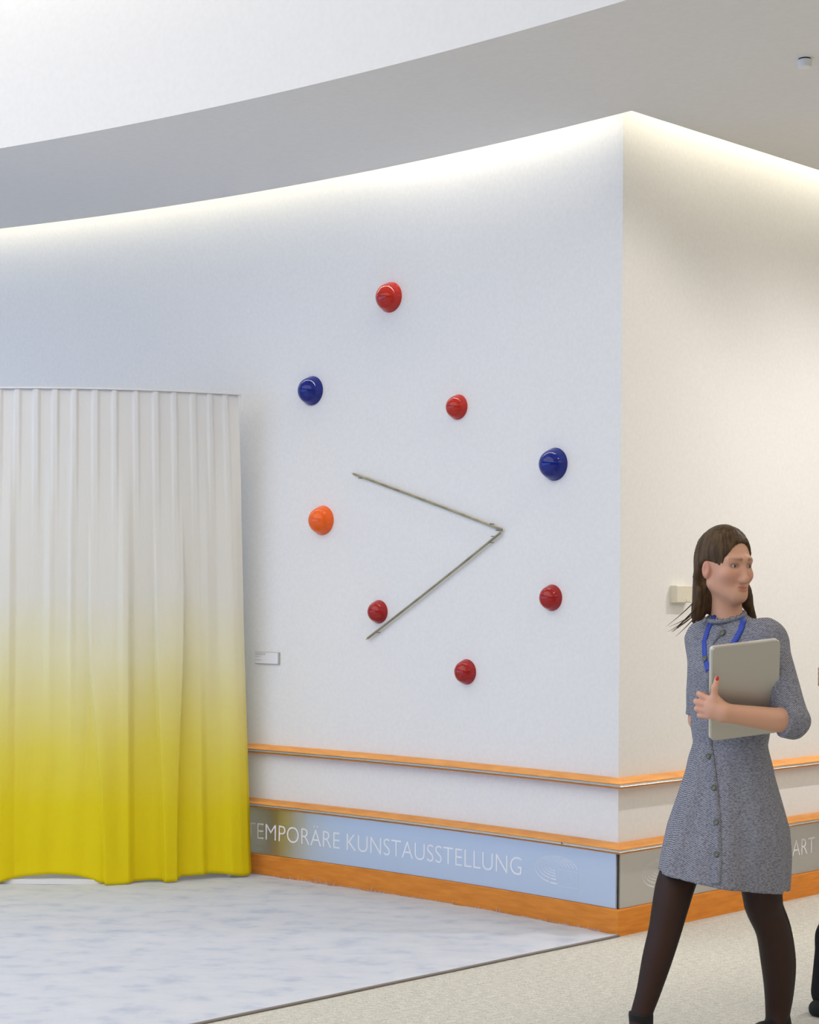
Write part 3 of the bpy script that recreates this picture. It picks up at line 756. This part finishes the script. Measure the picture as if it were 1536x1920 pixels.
# ---- the woman walking past the corner
WB = (0.98, 5.43, 0.0)
woman = empty('person', WB); tag(woman, 'woman in grey tweed dress and black tights striding past the corner, looking over her shoulder', 'person')
PHI = math.radians(45)
Fw = np.array((-math.sin(PHI), -math.cos(PHI), 0)); Lw = np.array((math.cos(PHI), -math.sin(PHI), 0))
HD = Head((1.002, 5.412, 1.529), math.radians(-31), 0.0, 0.0)
LEG_R = [(.965, 5.48, .80, .066), (.863, 5.42, .548, .059), (.837, 5.40, .467, .055), (.815, 5.387, .377, .048), (.789, 5.378, .286, .0435), (.762, 5.371, .186, .0345), (.739, 5.37, .11, .030)]
LEG_L = [(1.068, 5.39, .80, .070), (1.126, 5.42, .503, .060), (1.137, 5.432, .447, .0565), (1.172, 5.452, .367, .053), (1.194, 5.48, .266, .0525), (1.202, 5.50, .176, .045), (1.201, 5.51, .10, .037)]
SH_R, EL_R, WR_R = (.964, 5.535, 1.300), (.956, 5.580, 1.03), (1.045, 5.70, .845)
SH_L, EL_L, WR_L = (1.120, 5.335, 1.298), (1.176, 5.205, 1.052), (.952, 5.135, 1.084)
TORSO = [(1.34, 1.03, 5.43, .120, .060), (1.30, 1.03, 5.43, .150, .082), (1.20, 1.028, 5.425, .142, .113), (1.08, 1.026, 5.43, .130, .100), (.965, 1.0245, 5.43, .124, .090), (.87, 1.0235, 5.43, .146, .108), (.785, 1.022, 5.43, .165, .132), (.70, 1.02, 5.43, .150, .120)]
# left hand: palm and five fingers closing on the laptop's near edge
FING = [
    [(.908, 5.156, 1.124, .0102), (.889, 5.174, 1.134, .0094), (.886, 5.204, 1.136, .0086), (.906, 5.226, 1.134, .0076)],
    [(.902, 5.157, 1.106, .0105), (.880, 5.176, 1.112, .0097), (.878, 5.208, 1.113, .0088), (.902, 5.228, 1.112, .0078)],
    [(.902, 5.157, 1.088, .0102), (.881, 5.176, 1.091, .0094), (.880, 5.206, 1.091, .0085), (.902, 5.226, 1.091, .0076)],
    [(.907, 5.156, 1.072, .0092), (.888, 5.172, 1.072, .0084), (.887, 5.197, 1.072, .0077), (.903, 5.214, 1.072, .0068)]]
THUMB = [(.936, 5.140, 1.098, .0150), (.921, 5.140, 1.126, .0118), (.922, 5.140, 1.157, .0100), (.931, 5.143, 1.187, .0080)]
FING_R = [[(1.060+.010*i, 5.728-.006*i, .785, .0095), (1.066+.010*i, 5.732-.006*i, .752, .0088), (1.060+.010*i, 5.722-.006*i, .722+.004*abs(i-1), .0075)] for i in range(4)]
def body(P):
    d = HD.face(P)
    d = smin(d, cone(P, (1.000, 5.425, 1.47), (1.018, 5.432, 1.33), .046, .052), .03)
    t = loft(P, TORSO, PHI)+.008
    t = smin(t, cone(P, SH_R, SH_L, .040, .042), .06)
    d = smin(d, t, .05)
    for a, b, c, r in ((SH_R, EL_R, WR_R, (.044, .037, .026)), (SH_L, EL_L, WR_L, (.044, .040, .0275))):
        arm = smin(cone(P, a, b, r[0], r[1]), cone(P, b, c, r[1], r[2]), .02)
        d = smin(d, arm, .025)
    d = smin(d, smin(chain(P, spline(LEG_R), .001), chain(P, spline(LEG_L), .001), .02), .03)
    for lg, toe in ((LEG_R, (.65, 5.28, .04)), (LEG_L, (1.11, 5.42, .035))):
        d = smin(d, cone(P, lg[-1][:3], (lg[-1][0]-.01, lg[-1][1]-.01, .05), .024, .023), .012); d = smin(d, cone(P, (lg[-1][0], lg[-1][1], .045), toe, .026, .018), .02)
    hand = smin(ell(P, (.925, 5.147, 1.098), (.030, .016, .038)), cone(P, WR_L, (.93, 5.143, 1.095), .026, .024), .02)
    for fg in FING: hand = smin(hand, chain(P, fg, .004), .006)
    hand = smin(hand, chain(P, THUMB, .006), .010)
    d = smin(d, hand, .012)
    hr = smin(ell(P, (1.062, 5.718, .812), (.022, .026, .042)), cone(P, WR_R, (1.06, 5.715, .81), .025, .02), .02)
    for fg in FING_R: hr = smin(hr, chain(P, fg, .004), .006)
    hr = smin(hr, chain(P, [(1.045, 5.705, .82, .012), (1.030, 5.700, .79, .010), (1.032, 5.702, .765, .008)], .005), .008)
    return smin(d, hr, .012)
SKIN = (.62, .345, .235)
def bodycol(P):
    C = HD.color(P, SKIN)
    kn = np.exp(-((P[:, 0]-.89)**2+(P[:, 1]-5.18)**2)/.0006)[:, None]; return C*(1-.25*kn)+np.array((.62, .25, .18))*.25*kn
sdf_obj('body', body, (.58, 5.06, .0), (1.30, 5.80, 1.66), .0036, M['skin'], woman, WB, bodycol)
for sx_ in (-1, 1):
    c = HD.world((.0305*sx_, .0655, .0005)); g = HD.world((.0305*sx_+.003, .0772, .0000))
    V, F = lathe([(.0118*math.sin(a), .0118*math.cos(a)) for a in [math.pi*(i+.02)/12.04 for i in range(13)]], 16)
    e_ = mesh_obj('eyeball', [Vector(v)+Vector(c)-Vector(WB) for v in V], F, M['eye'], woman, True)
    V, F = lathe([(.0054*math.sin(a), .0030*math.cos(a)) for a in [math.pi/2*(i+.02)/5 for i in range(5)]][::-1], 14)
    n_ = (Vector(g)-Vector(c)).normalized(); rt = n_.to_track_quat('Z', 'Y').to_matrix()
    mesh_obj('iris', [rt@Vector(v)+Vector(c)+n_*.0098-Vector(WB) for v in V], F, M['iris'], e_, True)
# tights
def tights(P):
    lg = [[(*q_[:3], q_[3]+.0035) for q_ in L_]+[(L_[-1][0]-.008, L_[-1][1]-.008, .045, .033)] for L_ in (LEG_R, LEG_L)]
    d = smin(chain(P, spline(lg[0]), .001), chain(P, spline(lg[1]), .001), .02)
    return np.maximum(d, np.maximum(P[:, 2]-.66, .040-P[:, 2]))
sdf_obj('tights', tights, (.60, 5.20, .05), (1.32, 5.60, .68), .0046, M['tights'], woman, WB)
# boots
def boot_f(ank, sole, toe, heel, top):
    def f(P):
        d = smin(cone(P, ank, sole, .0395, .036), cone(P, heel, toe, .033, .026), .03)
        d = smin(d, cone(P, [(heel[i]+toe[i])/2 for i in range(3)], toe, .034, .028), .02)
        d = np.maximum(d, P[:, 2]-top)
        return np.maximum(d, .004-P[:, 2])
    return f
sdf_obj('boot', boot_f((.739, 5.372, .12), (.742, 5.375, .05), (.625, 5.262, .030), (.748, 5.382, .034), .122), (.56, 5.18, 0), (.82, 5.46, .15), .0042, M['boot'], woman, WB)
sdf_obj('boot', boot_f((1.201, 5.512, .12), (1.204, 5.516, .055), (1.085, 5.408, .030), (1.207, 5.520, .042), .116), (1.02, 5.32, 0), (1.30, 5.60, .15), .0042, M['boot'], woman, WB)
# dress
DRESS = [(1.345, 1.03, 5.43, .112, .062), (1.30, 1.03, 5.43, .158, .090), (1.20, 1.028, 5.425, .150, .121), (1.08, 1.026, 5.43, .138, .108), (1.00, 1.0245, 5.43, .131, .097), (.965, 1.0245, 5.43, .130, .094), (.87, 1.0235, 5.43, .150, .114), (.785, 1.022, 5.43, .173, .143), (.70, 1.02, 5.43, .198, .168), (.615, 1.0125, 5.43, .204, .200), (.55, 1.005, 5.43, .206, .218), (.46, 1.0, 5.43, .206, .226)]
def dress(P):
    x, y, z = P[:, 0], P[:, 1], P[:, 2]
    d = loft(P, DRESS, PHI)
    d = smin(d, cone(P, SH_R, SH_L, .052, .055), .06)
    d = smin(d, cone(P, (1.016, 5.430, 1.335), (1.014, 5.430, 1.362), .062, .055), .04)
    sl = smin(cone(P, SH_L, EL_L, .060, .053), cone(P, EL_L, (1.145, 5.190, 1.058), .053, .055), .02)
    ax = np.array((-.95, -.25, .14)); sl = smin(cone(P, SH_L, EL_L, .060, .0485), np.maximum(cone(P, EL_L, (1.145, 5.190, 1.058), .0485, .0505), (P-np.array((1.140, 5.19, 1.06), np.float32))@ax.astype(np.float32)*.95), .012)
    sr = cone(P, SH_R, EL_R, .056, .050); sr = np.maximum(sr, 1.045-z)
    d = smin(d, smin(sl, sr, .01), .03)
    th = np.arctan2(y-5.43, x-1.02); lowr = np.clip((.95-z)/.35, 0, 1)
    d = d-lowr*(.007*np.sin(th*7+z*3)+.004*np.sin(th*13-1))
    d = d-.0025*np.sin(z*55+x*30)*np.exp(-((z-1.0)/.10)**2)
    d0 = d
    d = np.maximum(d, (.535-.135*(x-.98))-z)                         # hem rises over the leading leg
    inner = np.maximum(d0+.011, z-.66)
    d = np.maximum(d, -inner)
    return np.maximum(d, -cone(P, (1.010, 5.425, 1.45), (1.010, 5.420, 1.366), .054, .048))
sdf_obj('dress', dress, (.76, 5.10, .46), (1.28, 5.70, 1.42), .0046, M['tweed'], woman, WB)
def surf(f, x, z, y0=5.0, y1=5.6):
    ys = np.linspace(y0, y1, 900, dtype=np.float32); P = np.c_[np.full(900, x), ys, np.full(900, z)].astype(np.float32)
    k_ = np.argmax(f(P) < 0); p = P[k_].astype(np.float64)
    e = 2e-3; g = np.array([f((p+np.eye(3)[i]*e)[None].astype(np.float32))[0]-f((p-np.eye(3)[i]*e)[None].astype(np.float32))[0] for i in range(3)])
    return Vector(p), Vector(g/np.linalg.norm(g))
WBV = Vector(WB)
def ribbon(pts, wdt, f, off, name, mat, parent):
    """strip lying on the cloth through points (x, z)"""
    Q = []
    for (xa, za), (xb, zb) in zip(pts[:-1], pts[1:]):
        for i in range(8): Q.append((xa+(xb-xa)*i/8, za+(zb-za)*i/8))
    Q.append(pts[-1]); S_ = [surf(f, *q_) for q_ in Q]; V = []; F = []
    for i, (p, n_) in enumerate(S_):
        t = (S_[min(i+1, len(S_)-1)][0]-S_[max(i-1, 0)][0]).normalized(); sd = t.cross(n_).normalized()*wdt/2
        V += [p-sd+n_*off-WBV, p+sd+n_*off-WBV, p+sd*.98-n_*.002-WBV, p-sd*.98-n_*.002-WBV]
    for i in range(len(S_)-1):
        for j in range(4): F.append((i*4+j, i*4+(j+1) % 4, i*4+4+(j+1) % 4, i*4+4+j))
    F += [(0, 1, 2, 3), tuple(range(len(V)-4, len(V)))]
    return fix_normals(mesh_obj(name, V, F, mat, parent, True))
ribbon([(.985, 1.335), (.950, 1.29), (.935, 1.15), (.945, 1.0), (.952, .90), (.957, .75), (.952, .62), (.945, .552)], .030, dress, .003, 'button_placket', M['tweed'], woman)
ribbon([(.966, 1.372), (.948, 1.33), (.936, 1.29), (.934, 1.24), (.940, 1.20)], .018, dress, .004, 'lanyard', M['lanyard'], woman)
ribbon([(1.050, 1.366), (1.038, 1.33), (1.015, 1.29), (.985, 1.24), (.96, 1.20)], .018, dress, .004, 'lanyard', M['lanyard'], woman)
for bx_, bz in ((.985, 1.318), (.934, 1.236), (.947, .930), (.956, .836), (.957, .735), (.952, .640)):
    p, n_ = surf(dress, bx_, bz); rt = n_.to_track_quat('Z', 'Y').to_matrix()
    V, F = lathe([(.0095, 0), (.0100, .002), (.0090, .0042), (.0065, .0046), (.006, .0036), (.002, .0036)], 20)
    mesh_obj('button', [rt@Vector(v)+p+n_*.003-WBV for v in V], F, M['button'], woman, True)
cl = []
for i in range(33):
    a = 2*math.pi*i/32; u = Vector((math.cos(a), math.sin(a), 0)); fr_ = u.dot(Vector(Fw))
    cl.append(Vector((1.010, 5.420, 1.370))+u*.0575+Vector((0, 0, -.016*fr_))+Vector(Fw)*.004-WBV)
mesh_obj('collar', *tube(cl, .0075, 8, False), M['tweed'], woman, True)
# hair: parted, tucked behind the right ear, falling to the shoulders
def hair(P):
    q_ = HD.loc(P); x, y, z = q_[:, 0], q_[:, 1], q_[:, 2]
    d = ell(q_, (0, -.008, .036), (.082, .090, .098))
    d = smin(d, ell(q_, (0, -.048, -.04), (.068, .042, .12)), .05)
    d = smin(d, cone(q_, (-.062, -.042, -.04), (-.062, -.056, -.155), .021, .020), .03)
    d = smin(d, cone(q_, (-.072, -.042, -.07), (-.090, -.046, -.175), .013, .006), .02)
    d = smin(d, cone(q_, (.066, -.014, .0), (.082, -.004, -.10), .020, .022), .03)
    d = smin(d, cone(q_, (.082, -.004, -.08), (.112, .004, -.165), .022, .012), .02)
    an = np.arctan2(x, y+.02); fd = np.clip(np.hypot(x, y+.02)/.07, 0, 1)**2
    d = d-fd*(.0015*np.sin(an*46+3*np.sin(z*14))+.0011*np.sin(an*81+z*20))
    # opening for the face: hairline swept from a parting above the brow
    d = smax(d, -ell(q_, (.010, .100, -.036), (.078, .094, .115)), .010)
    d = smax(d, -ell(q_, (-.096, .010, -.034), (.054, .054, .053)), .010)      # tucked back behind the right ear
    d = smax(d, -ell(q_, (-.006, .030, -.15), (.060, .056, .10)), .01)
    part = np.exp(-((x-.018)/.006)**2)*np.clip((z-.08)/.03, 0, 1)*np.clip(y/.03, 0, 1); return d+.004*part
sdf_obj('hair', hair, (.85, 5.24, 1.30), (1.19, 5.58, 1.69), .0038, M['hair'], woman, WB)
for k_ in range(9):                                                 # loose strands flying behind
    a = HD.world((-.078-.008*rng.random(), -.046+.015*rng.random(), -.11-.05*rng.random()))
    pth = [Vector(a)-WBV]
    dirv = Vector((-.55-.35*rng.random(), .1*rng.normal(), -1.0+.3*rng.random()))
    for i in range(6):
        dirv = (dirv+Vector((-.12*rng.random(), .02*rng.normal(), -.05+.12*rng.random()))); pth.append(pth[-1]+dirv.normalized()*rng.uniform(.012, .024))
    V, F = tube(pth, [.0018, .0018, .0016, .0013, .0010, .0007, .0003], 5)
    if k_ == 0: mbh = MB()
    mbh.add(V, F)
o = mbh.build('loose_strands', M['hair'], woman, True); o['kind'] = 'stuff'
# red thumb nail and ring
tp, tq = Vector(THUMB[-2][:3]), Vector(THUMB[-1][:3]); tn = Vector((-.25, -.95, .1)).normalized()
V, F = lathe([(.0058*math.sin(a), .0026*math.cos(a)) for a in [math.pi*(i+.05)/8.1 for i in range(9)]], 14)
td = (tq-tp).normalized(); sd = td.cross(tn).normalized(); nn_ = sd.cross(td)
mesh_obj('nail', [tq+td*(v[0]*1.35-.001)+sd*v[1]*.9+nn_*v[2]+tn*.0068-WBV for v in V], F, M['nailred'], woman, True)['label'] = 'red painted thumb nail'
# the laptop she carries
lc = Vector((1.026, 5.216, 1.150))
lap = empty('laptop', lc); tag(lap, 'closed silver laptop held upright against the walking woman by her left arm', 'laptop')
lap.rotation_euler = (Matrix.Rotation(math.radians(11), 4, 'Z') @ Matrix.Rotation(math.radians(-6.5), 4, 'Y') @ Matrix.Rotation(math.radians(17), 4, 'X')).to_euler()
def rbox(x0, x1, y0, y1, z0, z1, r=.012, seg=5):
    pts = []
    for cx_, cz_, a0_ in ((x1-r, z1-r, 0), (x0+r, z1-r, 90), (x0+r, z0+r, 180), (x1-r, z0+r, 270)):
        for i in range(seg+1):
            a = math.radians(a0_+90*i/seg); pts.append((cx_+r*math.cos(a), cz_+r*math.sin(a)))
    n = len(pts); V = [(x, y0, z) for x, z in pts]+[(x, y1, z) for x, z in pts]
    return V, [tuple(range(n)), tuple(range(2*n-1, n-1, -1))]+[(i, i+n, (i+1) % n+n, (i+1) % n) for i in range(n)]
bevel(fix_normals(mesh_obj('lid', *rbox(-.110, .110, -.0125, -.0025, -.152, .152), M['laptop'], lap)), .0022, 3)
bevel(fix_normals(mesh_obj('base', *rbox(-.110, .110, -.0012, .0125, -.152, .152), M['laptop_edge'], lap)), .0022, 3)
mesh_obj('hinge', *box(.096, .1085, -.0028, -.0010, -.10, .10), M['gap'], lap)

# ---- second person, only just entering at the right edge
MBASE = (1.62, 5.88, 0.0)
man = empty('person', MBASE); tag(man, 'person in loose black clothes mostly cut off by the right edge', 'person')
PH2 = math.radians(72)
HD2 = Head((1.690, 5.935, 1.60), math.radians(75))
MSH = [(1.70, 6.10, 1.40), (1.74, 5.74, 1.40)]
MEL = [(1.72, 6.12, 1.12), (1.69, 5.72, 1.12)]
MWR = [(1.60, 6.02, .92), (1.475, 5.80, 1.155)]
MTOR = [(1.46, 1.71, 5.93, .10, .06), (1.40, 1.715, 5.93, .18, .10), (1.22, 1.71, 5.93, .175, .12), (1.0, 1.705, 5.93, .155, .11), (.85, 1.70, 5.93, .165, .125), (.78, 1.70, 5.93, .15, .11)]
def body2(P):
    d = HD2.face(P); d = smin(d, cone(P, (1.70, 5.94, 1.54), (1.715, 5.94, 1.42), .055, .062), .03)
    d = smin(d, loft(P, MTOR, PH2)+.01, .05)
    for i in (0, 1): d = smin(d, smin(cone(P, MSH[i], MEL[i], .05, .042), cone(P, MEL[i], MWR[i], .042, .028), .02), .03)
    for i, c in enumerate(((1.59, 6.015, .88), (1.445, 5.825, 1.16))):
        h_ = ell(P, c, (.032, .030, .034))
        for j in range(4):
            if i: h_ = smin(h_, chain(P, [(1.43, 5.815+.014*(j-1.5), 1.185-.017*j, .010), (1.413, 5.83+.008*(j-1.5), 1.190-.018*j, .009), (1.409, 5.852, 1.186-.018*j, .008)], .004), .006)
            else: h_ = smin(h_, chain(P, [(1.585, 6.0+.012*j, .86, .010), (1.58, 6.0+.012*j, .82, .009), (1.585, 6.0+.012*j, .79, .008)], .004), .006)
        h_ = smin(h_, chain(P, [(c[0], c[1]-.02, c[2], .013), (c[0]-.02, c[1]-.028, c[2]+.025, .011), (c[0]-.03, c[1]-.02, c[2]+.05, .009)], .005), .008)
        d = smin(d, h_, .012)
    for lg in (ML1, ML2): d = smin(d, chain(P, [(*q_[:3], q_[3]-.02) for q_ in lg], .02), .03)
    return d
ML1 = [(1.69, 5.86, .86, .095), (1.56, 5.865, .47, .076), (1.478, 5.865, .26, .068), (1.462, 5.862, .075, .070)]
ML2 = [(1.71, 6.01, .86, .095), (1.74, 6.02, .47, .074), (1.86, 6.03, .10, .062)]
def body2col(P): return HD2.color(P, (.50, .25, .16))
sdf_obj('body', body2, (1.34, 5.60, .02), (1.95, 6.20, 1.74), .006, M['skin'], man, MBASE, body2col)
def suit(P):
    d = loft(P, MTOR, PH2); d = smin(d, cone(P, MSH[0], MSH[1], .062, .062), .05)
    for i in (0, 1): d = smin(d, smin(cone(P, MSH[i], MEL[i], .062, .054), cone(P, MEL[i], MWR[i], .054, .042), .02), .03)
    d = np.maximum(d, -cone(P, (1.69, 5.93, 1.6), (1.70, 5.935, 1.43), .06, .06))
    return d
sdf_obj('jacket', suit, (1.36, 5.58, .74), (1.95, 6.24, 1.52), .0065, M['suit'], man, MBASE)
def trou(P):
    d = smin(chain(P, ML1, .02), chain(P, ML2, .02), .03); d = smin(d, np.maximum(loft(P, MTOR, PH2)-.004, P[:, 2]-.98), .03)
    return np.maximum(d, .012-P[:, 2])
sdf_obj('trousers', trou, (1.34, 5.70, 0), (1.98, 6.16, 1.02), .0065, M['suit'], man, MBASE)
def shoe_f(heel, toe):
    def f(P): return np.maximum(smin(cone(P, heel, toe, .040, .032), cone(P, heel, (heel[0], heel[1], heel[2]+.06), .038, .04), .02), .003-P[:, 2])
    return f
sdf_obj('shoe', shoe_f((1.49, 5.868, .035), (1.408, 5.832, .024)), (1.30, 5.74, 0), (1.56, 5.94, .15), .005, M['boot'], man, MBASE)
sdf_obj('shoe', shoe_f((1.87, 6.035, .050), (1.70, 6.01, .028)), (1.62, 5.94, 0), (1.94, 6.12, .17), .005, M['boot'], man, MBASE)
def hair2(P):
    q_ = HD2.loc(P); d = ell(q_, (0, -.018, .036), (.083, .104, .094))
    d = smax(d, -ell(q_, (0, .10, -.05), (.085, .095, .115)), .012); return smax(d, -ell(q_, (0, -.02, -.10), (.12, .12, .07)), .01)
sdf_obj('hair', hair2, (1.56, 5.80, 1.48), (1.84, 6.08, 1.76), .006, M['hair'], man, MBASE)
